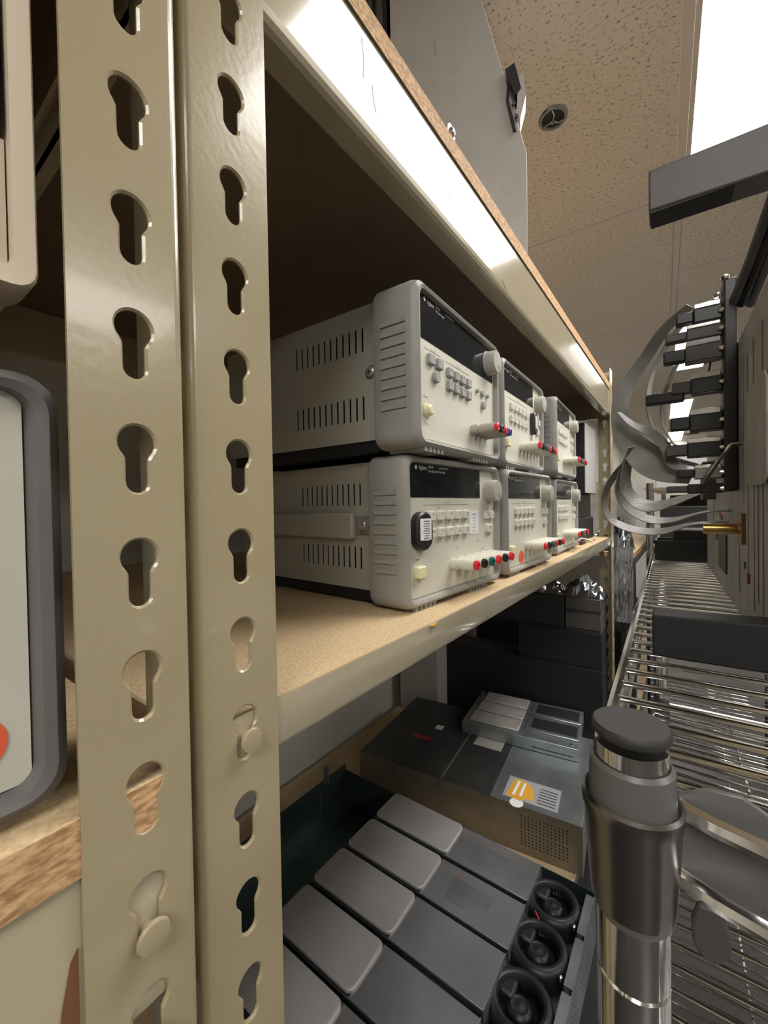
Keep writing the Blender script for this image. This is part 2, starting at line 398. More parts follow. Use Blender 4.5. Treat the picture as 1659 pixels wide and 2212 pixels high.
# wall rail seen between wall and shelf
# ---- unit left of the seam (front plane x=-.196, right end y=.1035)
u2 = thing('shelving_unit', 'nearest beige boltless shelving unit at the left edge, a chipboard edge showing above its beam', 'shelving', (-.196, .1035, -1.5))
pm = post_mesh('post', -.047, 0, True, .0, Z+.92, .023+Z, cu_off=.0012); pm.materials.append(PAINT); place_post(u2, pm, (0,0,0))
pm = post_mesh('post', -.047, 0, True, .0, Z+.92, .023+Z, sgn=1); pm.materials.append(PAINT); place_post(u2, pm, (XB+.196,0,0))
pm = post_mesh('post', -1.23, -1.183, False, .0, Z+.92, .023+Z); pm.materials.append(PAINT); place_post(u2, pm, (0,0,0))
pm = post_mesh('post', -1.23, -1.183, False, .0, Z+.92, .023+Z, sgn=1); pm.materials.append(PAINT); place_post(u2, pm, (XB+.196,0,0))
DB2 = XB+.196
for (zb, zt) in ((-.232, -.148), (.302, .386)):
    tall_beam(u2, -1.225, -.003, Z+zb, Z+zt)
    MB().box(DB2+.002, DB2+.0045, -1.225, -.003, Z+zb, Z+zt).build('shelf_beam', PAINT2, u2)
    for y in (-1.227, -.005): MB().box(DB2+.006, -.03, y, y+.0025, Z+zb, Z+zt).build('end_beam', PAINT2, u2)
    board(u2, DB2+.001, -.0005, -1.228, -.003, Z+zt+.0005, Z+zt+.0245)
MB().prism([(-.058, Z-.2325), (-.0485, Z-.2325), (-.0485, Z-.176), (-.051, Z-.18), (-.054, Z-.196), (-.0565, Z-.215)], 'x', -.0024, -.0019).build('brown_patch', BROWN, u2)  # brown streaked patch on the beam beside the post
for z in (-.1905, -.2413, .327, .3778): rivet(u2, (.0015, -.0223, Z+z), 1.05)

# ================================================================== POWER SUPPLIES
W_, H_ = .250, .177
def rr(u0, u1_, v0, v1, r, y, n=5):
    pts = []
    for (cu, cv, a0) in ((u1_-r, v1-r, 0), (u0+r, v1-r, PI/2), (u0+r, v0+r, PI), (u1_-r, v0+r, 1.5*PI)):
        for i in range(n+1):
            a = a0+PI/2*i/n; pts.append((cu+r*math.cos(a), y, cv+r*math.sin(a)))
    return pts
key_me = {}
def keymesh(w2, h2, m, d=.0045):
    k = (w2, h2, m.name)
    if k not in key_me:
        L = [rr(-w2, w2, -h2, h2, .0015, 0, 2), rr(-w2, w2, -h2, h2, .0015, -d+.001, 2), rr(-w2+.0008, w2-.0008, -h2+.0008, h2-.0008, .0012, -d, 2)]
        me = MB().loops(L).mesh('key'); me.materials.append(m); key_me[k] = me
    return key_me[k]
grip_me = None
fm = []
def foot_mesh():
    if not fm: fm.append(MB().box(0, .0055, 0, .046, -.0035, .004).mesh('foot_rib')); fm[0].materials.append(BUMPER)
    return fm[0]
cap_me = {}
def supply(label, FL, FR, z, kind='E', display='short', extras=(), ntext=('E3631A', '0-6V,5A/0-±25V,1A', 'Triple Output DC Power Supply'), tips='rkgrkr', group='grey bench power supplies', handle=False, screw=False, side_cols=True, knob=True, boot=None):
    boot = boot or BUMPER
    global grip_me
    rz = math.atan2(FR[1]-FL[1], FR[0]-FL[0])
    t = thing('power_supply', label, 'power supply', (FL[0], FL[1], z), rz, group)
    D = .057
    # bumper
    L = [rr(.010, W_-.010, .010, H_-.010, .008, D), rr(.002, W_-.002, .002, H_-.002, .013, D), rr(0, W_, 0, H_, .014, D-.004), rr(0, W_, 0, H_, .014, .010), rr(.0018, W_-.0018, .0018, H_-.0018, .0135, .003),
         rr(.0055, W_-.0055, .0055, H_-.0055, .012, 0), rr(.0095, W_-.0095, .0085, H_-.0085, .010, .0015), rr(.0125, W_-.0125, .011, H_-.009, .008, .010), rr(.0125, W_-.0125, .011, H_-.009, .008, .030)]
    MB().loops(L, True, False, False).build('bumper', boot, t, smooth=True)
    if grip_me is None:
        grip_me = MB().prism([(.014, -.0028), (.046, -.0028), (.046, .0026), (.040, .0010), (.014, .0036)], 'x', -.0016, .002).mesh('grip_rib'); grip_me.materials.append(BUMPER)
    if side_cols:
        for k in range(9): share('grip_rib', grip_me, t, (0, 0, .044+.0112*k))
    for k in range(11):
        u = .020+.0095*k if k < 5 else .150+.0095*(k-5)
        share('foot_rib', foot_mesh(), t, (u, .004, 0))

    # case: bottom/top/right/back + slotted left plate
    ci, cb, ct, yb = .0165, .0145, .1725, .348
    mb = MB().box(ci+.0016, W_-ci, D-.002, yb, cb, cb+.0012).box(ci+.0016, W_-ci, D-.002, yb, ct-.0012, ct).box(W_-ci-.0012, W_-ci, D-.002, yb, cb, ct).box(ci+.0016, W_-ci, yb-.0012, yb, cb, ct)
    mb.build('case', CASE, t)
    holes = []
    rows = ((.1335, .0142), (.0535, .0142))
    for (vc, hh) in rows:
        for k in range(12): holes.append(slot(.084+.01011*k+.0, vc, .00155, hh))
    me = bm2mesh(plate([(D-.002, cb), (yb, cb), (yb, ct), (D-.002, ct)], holes, .0012, .0, lambda u, w_, dd: (ci+dd, u, w_)), 'side_plate')
    ob('side_plate', me, CASE, t)
    MB().box(ci+.008, ci+.010, .075, .22, cb+.004, ct-.004).build('dark_backing', DARK, t)  # near-black sheet behind the slots, inner shade put into its colour
    for (u, v) in ((.05, .0), (W_-.07, .0)):
        MB().box(u, u+.02, yb-.05, yb-.02, -.0035, cb).build('foot', BLACK, t)
    MB().box(ci+.003, W_-ci-.003, D+.001, .335, .0005, cb).build('dark_gap_block', BLACKM, t)  # black block for the rubber feet, with the gap's shadow in its colour
    # front panel
    MB().box(.0125, W_-.0125, .0075, .030, .011, H_-.009).build('front_panel', PANEL, t)
    yp = .0075
    if display == 'short':
        MB().box(.018, .191, yp-.0006, yp+.001, .128, .1675).build('display', DISP, t)
        kx, kz, kr = .2195, .1385, .0172
    else:
        MB().box(.018, .2345, yp-.0006, yp+.001, .1195, .1675).build('display', DISP, t)
        kx, kz, kr = .2150, .1435, .0172
    text('Agilent', .0072, INKW, t, (.0345, yp-.0009, .1605), sx=.8)
    MB().lathe((.0285, yp-.0009, .1628), [(.0024, 0), (.0024, -.0002)], 'y', 8).build('logo_mark', INKW, t)
    text(ntext[0], .0042, INKW, t, (.054, yp-.0009, .1632), sx=.9)
    text(ntext[1], .0030, INKW, t, (.079, yp-.0009, .1634), sx=.9)
    text(ntext[2], .0038, INKW, t, (.054, yp-.0009, .1583), sx=.8)
    # knob
    if not knob: kx, kz = .1, .06
    kb = MB().lathe((0,0,0), [(kr*1.03, yp), (kr*1.03, yp-.0016), (kr*.985, yp-.002), (kr*.93, yp-.0145), (kr*.87, yp-.0163), (kr*.4, yp-.0168)], 'y', 32).build('knob', CASE, t, (kx, 0, kz), smooth=True)
    MB().lathe((0,0,0), [(.0042, yp-.0172), (.0038, yp-.0169), (.002, yp-.0166)], 'y', 16).build('finger_dimple', BUMPER, kb, (.0060, 0, -.0065))
    # keys
    def key(u, v, w2=.0068, h2=.0058, m=None, words=None):
        o = share('key', keymesh(w2, h2, m or KEY), t, (u, yp, v))
        if words:
            for i, wd in enumerate(words): text(wd, .0030, INK, o, (0, -.0047, .0012-.0032*i), align='CENTER', sx=.85)
        return o
    if kind == 'B': px0 = pp = 0
    elif kind == 'E':
        wd1 = (['+6V'], ['+25V'], ['-25V'], ['Track'], ['Display', 'Limit']); wd2 = (['Recall'], ['Store'], ['Error'], ['I/O', 'Config'], ['Output', 'On/Off'])
        for k in range(5):
            key(.0590+.0216*k, .1055, words=wd1[k]); key(.0590+.0216*k, .0845, words=wd2[k])
        text('FUNCTION', .0036, INKG, t, (.0995, yp-.0003, .1205), align='CENTER', sx=.8)
        text('ADJUST', .0034, INKG, t, (.0775, yp-.0003, .1140), align='CENTER', sx=.8)
        MB().box(.045, .155, yp-.0003, yp+.0001, .1187, .1190).build('print_rule', INKG, t)
        key(.2095, .1025, .0052, .0058); key(.2260, .1025, .0052, .0058)
        key(.2175, .0825, .0085, .0058, words=(['Voltage', 'Current']))
        text('<', .005, INK, t, (.2078, yp-.0048, .1008)); text('>', .005, INK, t, (.2245, yp-.0048, .1008))
        px0, pp = .1105, .0222
        text('Power', .0034, INK, t, (.0295, yp-.0003, .0545), align='CENTER', sx=.9)
        MB().loops([rr(.0225, .0395, .0340, .0475, .002, yp+.001, 2), rr(.0225, .0395, .0340, .0475, .002, yp-.006, 2), rr(.0235, .0385, .0350, .0465, .002, yp-.007, 2)]).build('power_switch', SWITCH, t)
        text('6V', .0036, INKG, t, (.124, yp-.0003, .0600), align='CENTER'); text('±25V', .0036, INKG, t, (.183, yp-.0003, .0640), align='CENTER')
        for k, s_ in enumerate('+-=+c-'): text(s_ if s_ != 'c' else 'COM', .0032, INK, t, (px0+pp*k, yp-.0003, .0520), align='CENTER', sx=.8)
    else:
        key(.0400, .1000, m=KEYG); key(.0600, .1000, m=KEYG)
        for k in range(4):
            key(.0870+.0184*k, .0975, .0062, .0056, KEYG, (['Recall'], ['Store'], ['Limit'], ['View'])[k]); key(.0870+.0184*k, .0815, .0062, .0056, KEYG, (['Volt'], ['Curr'], ['Track'], ['Local'])[k])
        MB().lathe((.0510, 0, .0830), [(.0066, yp), (.0066, yp-.004), (.0058, yp-.005)], 'y', 24).build('round_button', KEYG, t, smooth=True)
        MB().lathe((.1943, 0, .0790), [(.0056, yp), (.0056, yp-.004), (.0048, yp-.005)], 'y', 24).build('round_button', KEYG, t, smooth=True)
        for u, r_ in ((.1735, .0028), (.1925, .0048), (.2108, .0028)):
            MB().lathe((u, 0, .0950), [(r_, yp), (r_, yp-.003), (r_*.8, yp-.004)], 'y', 16).build('round_button', KEYG, t, smooth=True)
        MB().lathe((.0312, 0, .0420), [(.0084, yp), (.0084, yp-.0014), (.0066, yp-.0016), (.0060, yp-.0055), (.0042, yp-.007)], 'y', 28).build('power_switch', SWITCH, t, smooth=True)
        text('Power', .0034, INK, t, (.0292, yp-.0003, .0560), align='CENTER'); text('Off  On', .0032, INK, t, (.0312, yp-.0003, .0262), align='CENTER')
        MB().box(.028, .066, yp-.0003, yp+.0001, .1105, .1108).box(.080, .150, yp-.0003, yp+.0001, .1095, .1098).build('print_rule', INKG, t)
        text('Function', .0032, INKG, t, (.048, yp-.0003, .1115), align='CENTER'); text('Memory', .0032, INKG, t, (.115, yp-.0003, .1105), align='CENTER')
        px0, pp = .1555, .0168 if len(tips) == 4 else .0168
    # binding posts
    cmap = dict(r=RED, k=BLACK, g=GREEN, b=BLUE)
    for k, c in enumerate(tips):
        u = px0+pp*k; rb = .0076 if kind == 'E' else .0066
        pst = MB().lathe((0,0,0), [(rb, yp), (rb*1.02, yp-.010), (rb*.8, yp-.0108), (rb*.8, yp-.012), (rb*.98, yp-.0125), (rb*.96, yp-.030), (rb*.86, yp-.0325)], 'y', 20).build('binding_post', KEY if kind == 'E' else CASE, t, (u, 0, .0415 if kind == 'E' else .0385), smooth=True)
        MB().lathe((0,0,0), [(rb*.80, yp-.031), (rb*.80, yp-.0365), (rb*.62, yp-.0375), (rb*.42, yp-.0375), (rb*.38, yp-.0345)], 'y', 16).build('cap', cmap[c], pst, smooth=True)
        rib = MB()
        for q in range(5):
            a = -.9+.45*q; rib.box(rb*.9*math.sin(a)-.0006, rb*.9*math.sin(a)+.0006, yp-.0095, yp-.0005, -rb*.9*math.cos(a)-.0008+ .0, rb*.9*math.cos(a)+.0008)
        rib.build('knurl', KEY if kind == 'E' else CASE, pst)
    # side screw / carry handle
    if screw:
        MB().lathe((ci, .0725, .0935), [(.0085, -.0001), (.0078, -.0006), (.0062, -.0004), (.0060, -.0022), (.0045, -.0034), (.0016, -.0038)], 'x', 24).build('case_screw', NICKEL, t, smooth=True)
        MB().box(ci-.0041, ci-.0036, .0700, .0750, .0931, .0939).box(ci-.0041, ci-.0036, .0721, .0729, .0910, .0960).build('screw_slot', DARK, t)
    if handle:
        h_ = MB().loops([[(ci-.0005, .090, z_) for z_ in (.0775, .1105)]+[(ci-.0005, .300, z_) for z_ in (.1105, .0775)], [(ci-.010, .090, z_) for z_ in (.0775, .1105)]+[(ci-.010, .300, z_) for z_ in (.1105, .0775)]]).build('side_strap', CASE, t, bev=.0025)
        MB().box(ci-.0030, ci-.0004, .064, .088, .0835, .1060).build('bracket', NICKEL, h_, bev=.0015)
        MB().lathe((ci-.003, .0745, .0950), [(.0085, 0), (.0085, -.002), (.0062, -.0024), (.0060, -.005), (.0048, -.006), (.0030, -.0055), (.0026, -.0045)], 'x', 24).build('screw', NICKEL, h_, smooth=True)
    for e in extras:
        if e[0] == 'dot': MB().lathe((e[1], yp-.0003, e[2]), [(e[3], 0), (e[3], -.0002)], 'y', 28).build('round_sticker', ORANGE, t)
        if e[0] == 'calsticker':
            s_ = MB().loops([rr(.157, .186, .0765, .1100, .003, yp-.0002, 3), rr(.157, .186, .0765, .1100, .003, yp-.0005, 3)]).build('calibration_sticker', WHITE, t)
            for i, (wd, sz) in enumerate((('Calibration', .0038), ('before use', .0028), ('not', .0028), ('to be', .0028), ('required for', .0026), ('the lab bench', .0026))):
                text('' if i > 5 else ['Calibration', 'required', 'not', 'to be', 'used for', 'quality'][i], sz, INK, s_, (.1715, yp-.0007, .1035-.0046*i), align='CENTER', sx=.9)
        if e[0] == 'tag':   # black magnetic clip with paper label
            u, v, w2, h2 = e[1:5]
            c_ = MB().loops([rr(u-w2, u+w2, v-h2, v+h2, w2*.95, yp, 8), rr(u-w2, u+w2, v-h2, v+h2, w2*.95, yp-.008, 8), rr(u-w2+.002, u+w2-.002, v-h2+.002, v+h2-.002, w2*.85, yp-.010, 8)]).build('magnetic_clip', BLACK, t, smooth=True)
            MB().loops([rr(u-w2*.68, u+w2*.68, v-h2*.45, v+h2*.65, .001, yp-.0100, 2), rr(u-w2*.68, u+w2*.68, v-h2*.45, v+h2*.65, .001, yp-.0106, 2)]).build('paper_label', WHITE, c_)
            ink = MB()
            for q in range(9):
                zz = v+h2*.5-.0028*q; a_ = w2*(.2+.25*random.random()); ink.box(u-a_, u+w2*.45, yp-.0109, yp-.0106, zz, zz+.0010)
            ink.build('printed_lines', INKG, c_)
            MB().lathe((u+.003, yp-.0100, v-h2*.70), [(.0026, 0), (.0026, -.0004)], 'y', 14).build('clip_hole', DARK, c_)
    return t
T31 = ('E3631A', '0-6V,5A/0-±25V,1A', 'Triple Output DC Power Supply'); T33 = ('E3633A', '0-8V,20A/0-20V,10A', 'DC Power Supply')
BZ = -.118
supply('grey power supply at the lower near corner of the stack, black clip on its left', (-.2445, .372), (-.2315, .622), BZ, extras=(('calsticker',), ('tag', .0335, .0885, .0165, .0225)), handle=True)
supply('grey power supply in the middle of the lower row, round orange sticker beside its switch', (-.2310, .647), (-.2240, .897), BZ, extras=(('dot', .082, .0235, .0115),))
supply('grey power supply at the far end of the lower row, nearest the small red clips', (-.235, .975), (-.237, 1.225), BZ, extras=())
supply('grey power supply on top at the near end, full width black display and grey keys', (-.2200, .360), (-.2260, .610), .0625, kind='H', display='long', ntext=T33, tips='rkrb', screw=True)
supply('grey power supply in the middle of the upper row, black clip right of its keys', (-.232, .639), (-.236, .889), .0625, extras=(('tag', .1815, .094, .0105, .0215),), tips='rkgrkr')
supply('grey power supply at the far end of the upper row, set apart from its neighbour', (-.226, .950), (-.236, 1.200), .0625, tips='rkgrkr')
supply('grey power supply at the left picture edge with an orange sticker, blurred close up', (-.2085, -.1915), (-.2075, .0585), -.1200, kind='B', tips='', knob=False, boot=mat('boot_shade_grey', (.14, .135, .13), .45, noise=.15, nscale=20), extras=(('dot', .2190, .0315, .0115),), group='grey bench power supplies')  # shade on this boot is put into a darker bumper colour
# scrap of yellow tape
tag(MB().prism([(-.206, .352), (-.203, .357), (-.2062, .368), (-.2085, .367), (-.2095, .356)], 'z', -.1213, -.1200).build('tape_scrap', YELLOW), 'tiny scrap of yellow tape on the board edge below the near power supply', 'tape')

# beige instrument above it
t = thing('beige_instrument', 'beige instrument with a black screen at the top left picture edge', 'instrument', (-.200, .0495, .0580))
def rb(y0, y1, z0, z1, r, x, n=4):
    return [(x, p[0], p[2]) for p in rr(y0, y1, z0, z1, r, 0, n)]
MB().loops([rb(-.30, 0, .026, .30, .008, -.022), rb(-.30, 0, .026, .30, .008, -.002), rb(-.299, -.001, .027, .299, .007, 0), rb(-.2925, -.0075, .0335, .2925, .004, -.0005), rb(-.2920, -.0080, .034, .292, .004, -.005), rb(-.2920, -.0080, .034, .292, .004, -.012)], True, True, True).build('bezel', BEIGE, t, smooth=True)
MB().box(-.005, -.0042, -.2915, -.0085, .0345, .0815).build('control_panel', BEIGE, t)
MB().loops([rb(-.29, -.0095, .084, .290, .004, -.005), rb(-.29, -.0095, .084, .290, .004, -.0025), rb(-.288, -.0115, .086, .288, .003, -.002)]).build('screen', DISP, t)
MB().box(-.36, -.022, -.296, -.004, .030, .296).build('case', BEIGE, t)
for y in (-.27, -.18):
    for x in (-.05, -.3): MB().lathe((x, y, 0), [(.012, 0), (.014, .026), (.014, .03)], n=16).build('foot', BLACK, t)

# ================================================================== ON THE UPPER SHELF
t = thing('tall_cabinet', 'light grey metal cabinet with a sloped front standing on the upper shelf', 'cabinet', (-.218, .730, .407), math.radians(18.3))
poly = [(-.243, 0), (0, 0), (0, .203), (-.114, .66), (-.243, .66)]
MB().prism(poly, 'y', 0, .0016).build('side_panel', IVORY, t, bev=.0006)
MB().prism(poly, 'y', .26, .2616).build('side_panel', IVORY, t)
MB().box(-.0016, 0, .0016, .26, .0, .203).build('lower_front', IVORY, t)
MB().prism([(0, .203), (-.114, .66), (-.1156, .66), (-.0016, .203)], 'y', .0016, .26).build('sloped_front', IVORY, t)
MB().box(-.243, -.2414, .0016, .26, 0, .66).box(-.243, -.114, .0016, .26, .6585, .66).build('back_panel', IVORY, t)
for i, (x0, z0, x1, z1) in enumerate(((-.158, .452, -.157, .425), (-.140, .235, -.134, .170), (-.120, .150, -.108, .125), (-.094, .090, -.075, .020))):
    MB().box(min(x0, x1), max(x0, x1), -.0003, .0002, z0, z1) if False else MB().tube([(x0, -.0002, z0), ((x0+x1)/2+.002, -.0002, (z0+z1)/2), (x1, -.0002, z1)], .0005, 5).build('scratch', INKG, t)
lt = MB().prism([(-.017, .262), (-.010, .262), (.000, .300), (-.004, .338), (-.012, .332)], 'y', -.004, .030).build('latch_plate', IVORY, t)
lt = MB().prism([(-.022, .245), (-.0165, .243), (-.0285, .300), (-.0245, .330), (-.0305, .330), (-.0330, .300)], 'y', -.0035, -.0005).build('latch', BLACKM, t)
MB().prism([(-.034, .352), (-.018, .358), (-.008, .312), (-.018, .302)], 'y', -.006, .022).build('latch_lever', BLACKM, lt)
for z in (.262, .285): MB().lathe((-.0205+(.285-z)*.2, -.0040, z+.004), [(.0036, 0), (.0030, -.003)], 'y', 12).build('rivet_head', CHROMED, lt)
t = thing('black_rack', 'black ribbed metal case standing behind the tall cabinet on the upper shelf', 'case', (-.4516, .6528, .407), math.radians(18.3))
MB().box(-.30, -.004, 0, .38, 0, .72).build('body', BLACKM, t)
for k in range(6): MB().box(-.022-.020*k, -.012-.020*k, -.006, 0, .01, .71).build('cooling_rib', GREYD, t)
t = thing('board_screw', 'pan head screw with a bright washer on the upper board edge against the tall cabinet', 'screw', (-.2085, .420, .4162))
MB().lathe((0,0,0), [(.009, -.0008), (.0088, .0008), (.005, .0010)], 'x', n=24).build('washer', CHROME, t, smooth=True)
MB().lathe((0,0,0), [(.0052, .0010), (.0048, .003), (.003, .0045), (.001, .0048)], 'x', n=18).build('screw_head', CHROMED, t, smooth=True)
MB().lathe((0,0,0), [(.0024, -.016), (.0024, -.0008)], 'x', n=12).build('screw_shank', CHROMED, t, smooth=True)

# ================================================================== FAR END OF THE MIDDLE SHELF
tag(MB().box(-.62, -.262, 1.285, 1.60, -.1215, -.048).build('black_case', BLACKM, bev=.003), 'black slim case at the far end of the middle shelf, bottom of its pile', 'case')
tag(MB().box(-.60, -.268, 1.30, 1.59, -.0478, .030).build('black_case', BLACK, bev=.003), 'black slim case directly under the grey fronted box, far end of middle shelf', 'case')
t = thing('equipment_box', 'black box with a pale grey front panel on the black cases at the far end', 'box', (-.252, 1.41, .0302))
MB().box(-.36, -.002, 0, .19, 0, .222).build('body', BLACKM, t)
MB().box(-.002, 0, .002, .188, .002, .222).build('front_panel', IVORY, t)
MB().box(-.03, -.002, .12, .185, .222, .226).build('top_clip', CHROMED, t)
t = thing('clip_leads', 'small red and black test clips with pale wires lying on the board', 'test leads', (-.2505, 1.262, -.1215), 0)
MB().tube([(0, 0, .006), (-.006, .02, .009), (.004, .045, .006)], [.004, .006, .003], 8).build('clip', RED, t, smooth=True)
MB().tube([(.010, .008, .005), (.006, .03, .005), (.012, .05, .005)], [.003, .005, .004], 8).build('clip', BLACK, t, smooth=True)
MB().tube([(-.01, .04, .006), (.0, .07, .016), (.012, .09, .012), (.02, .13, .003), (.012, .16, .003)], .0018, 6).build('wire', WHITE, t, smooth=True)
MB().tube([(.0, .06, .005), (.012, .08, .008), (.006, .12, .003), (.018, .18, .003)], .0018, 6).build('wire', BRASS, t, smooth=True)

# ================================================================== LOWER SHELF
LZ = -.857
t = thing('drawer_chassis', 'open steel chassis with grey module covers and black blowers, nearest on the bottom shelf', 'chassis', (-.800, .340, LZ))
MB().box(0, .655, 0, .53, 0, .002).build('floor_pan', STEELD, t)
MB().box(0, .0015, 0, .53, .002, .112).build('rear_wall', STEELD, t)
MB().box(.0015, .655, .5285, .53, .002, .095).build('side_wall', STEELD, t)
MB().box(.0015, .655, 0, .0015, .002, .095).build('side_wall', STEELD, t)
MB().box(.0005, .0020, .440, .452, .10, .148).box(.0005, .012, .4505, .452, .10, .148).build('corner_tab', STEEL, t)
MB().box(.0020, .0032, .20, .206, .040, .070).box(.0020, .0032, .425, .429, .03, .09).build('rear_tab', STEEL, t)
mod_y = [.525-.1045*k for k in range(6)]
for k in range(5):
    y1_, y0_ = mod_y[k], mod_y[k+1]+.008
    tl = (random.random()-.5)*.002
    mdl = MB().box(.185, .552, y0_, y1_, .004, .100+tl).build('module', STEELD, t)
    MB().box(.378, .553, y0_+.001, y1_-.001, .100+tl, .1015+tl).build('module_plate', PLATE, mdl, bev=.0004)
    MB().loops([rrz for rrz in ([(p[0], p[2], .1015+tl) for p in rr(.186, .380, y0_+.003, y1_-.002, .012, 0, 4)], [(p[0], p[2], .1055+tl) for p in rr(.186, .380, y0_+.003, y1_-.002, .012, 0, 4)], [(p[0], p[2], .1068+tl) for p in rr(.1875, .3785, y0_+.0045, y1_-.0035, .011, 0, 4)])]).build('module_cover', COVER, mdl, smooth=True)
    MB().box(.553, .5545, y0_, y1_, .004, .103+tl).build('module_lip', STEEL, mdl)
    if k in (0, 1): MB().box(.420, .500, y0_+.02, y1_-.025, .1016+tl, .1019+tl).build('module_label', STEEL, mdl)
    if k in (0, 1): MB().lathe((.43, y1_-.02, .1018+tl), [(.0015, 0), (.0015, .0012)], n=8).build('led', RED, mdl)
    MB().tube([(.385, y0_-.004, .092), (.46, y0_-.004, .094), (.55, y0_-.004, .092)], .002, 6).build('cable', BLACK, mdl)
def blower(parent, x, y, z):
    b_ = MB().lathe((0,0,0), [(.047, 0), (.0505, .004), (.0505, .022), (.0485, .029), (.044, .0335), (.0395, .0345), (.0355, .033), (.0325, .028), (.0310, .020)], n=40, cap1=False).build('blower', BLACK, parent, (x, y, z), smooth=True)
    MB().box(-.055, -.01, .0, .047, .001, .026).build('blower_outlet', BLACK, b_, bev=.005)
    MB().lathe((0,0,0), [(.033, .006), (.033, .007)], n=24).build('blower_floor', DARK, b_)
    MB().lathe((0,0,0), [(.021, .007), (.021, .014), (.019, .019), (.013, .0225), (.010, .0215), (.004, .0235)], n=28).build('hub', BLACK, b_, smooth=True)
    bl = MB()
    for i in range(34):
        a = 2*PI*i/34; c_, s_ = math.cos(a), math.sin(a); c2, s2 = math.cos(a+.07), math.sin(a+.07)
        bl.add([(.0285*c_, .0285*s_, .007), (.0320*c2, .0320*s2, .007), (.0320*c2, .0320*s2, .027), (.0285*c_, .0285*s_, .027)], [(0,1,2,3)])
    o = bl.build('blower_blade', BLACK, b_); o['kind'] = 'stuff'
    MB().lathe((.043, -.030, .026), [(.004, 0), (.004, .006), (.002, .007)], n=12).build('screw', CHROME, b_, smooth=True)
    return b_
for k in range(5):
    blower(t, .590, .471-.098*k, .060); 
MB().box(.556, .640, .02, .526, .002, .058).build('fan_tray', STEELD, t)
MB().tube([(.57, .425, .095), (.585, .41, .092), (.60, .405, .085)], .0012, 6).build('red_wire', RED, t)
for k in range(5): MB().box(.640, .6542, .432-.098*k, .520-.098*k, .0905, .092).box(.640, .6412, .432-.098*k, .520-.098*k, .05, .0905).build('fan_bracket', STEEL, t)
holes = [slot(.024+.0085*i, .020+.0105*j, .0028, .0036, 3) for i in range(56) for j in range(7)]
me = bm2mesh(plate([(.001, .002), (.529, .002), (.529, .095), (.001, .095)], holes, .0012, 0, lambda u, w_, dd: (.655-dd, u, w_)), 'front_grille'); ob('front_grille', me, STEEL, t)

def chassis_local(x0, y0, ang): return ang
a62 = math.radians(6.2)
t = thing('server_chassis', 'long flat steel server chassis with yellow warning label and perforated side, bottom shelf', 'server', (-.800, .936, LZ), a62)
Wc, Dc, Hc = .61, .40, .115
MB().box(0, Wc, .0015, Dc, 0, Hc-.0015).build('body', STEELD, t)
holes = [slot(.475+.0086*i, zz+.0075*j, .0024, .0027, 3) for i in range(13) for zz in (.024, .064) for j in range(5)]
me = bm2mesh(plate([(0, 0), (Wc, 0), (Wc, Hc), (0, Hc)], holes, .001, 0, lambda u, w_, dd: (u, dd, w_)), 'side_panel'); ob('side_panel', me, mat('steel_warm', (.30, .265, .215), .4, .7, noise=.2, nscale=10), t)
for i, (a, b, m_) in enumerate(((0.002, .262, mat('lid_dark', (.10, .10, .10), .35, .7, noise=.3, nscale=9)), (.265, .398, mat('lid_dark', (0,0,0))), (.401, Wc, STEEL))):
    MB().box(a, b, .0, Dc, Hc-.0014, Hc).build('lid', m_, t, bev=.0004)
for x in (.262, .398): MB().box(x, x+.004, 0, Dc, Hc-.001, Hc+.0012).build('lid_seam', STEEL, t)
lab = MB().box(.425, .555, .020, .105, Hc+.0001, Hc+.0005).build('warning_label', mat('label_grey', (.34, .35, .36), .5), t)
MB().prism([(.432, .024), (.468, .018), (.482, .034), (.500, .030), (.492, .075), (.470, .098), (.440, .098)], 'z', Hc+.0006, Hc+.0009).build('label_yellow_field', YELLOW, lab)
MB().prism([(.445, .034), (.452, .032), (.456, .092), (.449, .092)], 'z', Hc+.0010, Hc+.0012).prism([(.462, .036), (.469, .034), (.471, .090), (.465, .090)], 'z', Hc+.0010, Hc+.0012).build('label_bars', WHITE, lab)
MB().lathe((.462, .008, Hc), [(.0165, .0001), (.0165, .0005)], n=22).build('round_sticker', WHITE, t)
ink = MB()
for q in range(6): ink.box(.506+.0, .548, .030+.011*q, .033+.011*q, Hc+.0006, Hc+.0008)
ink.build('printed_lines', INK, lab)
MB().box(.105, .165, .150, .168, Hc, Hc+.0004).build('red_label', mat('red_label', (.30, .02, .02), .5), t)
MB().box(.29, .375, .20, .262, Hc, Hc+.0004).build('paper_label', mat('label_tan', (.36, .35, .31), .6), t)
MB().box(.150, .175, .225, .25, Hc, Hc+.0005).build('white_label', WHITE, t)
for x in (.12, .26, .47, .44): MB().box(x, x+.004, -.0012, .0, Hc-.022 if x < .4 else Hc-.012, Hc-.006).build('side_clip', CHROME, t)
MB().box(Wc, Wc+.0015, .0, Dc, .0, Hc).build('front_plate', STEEL, t)

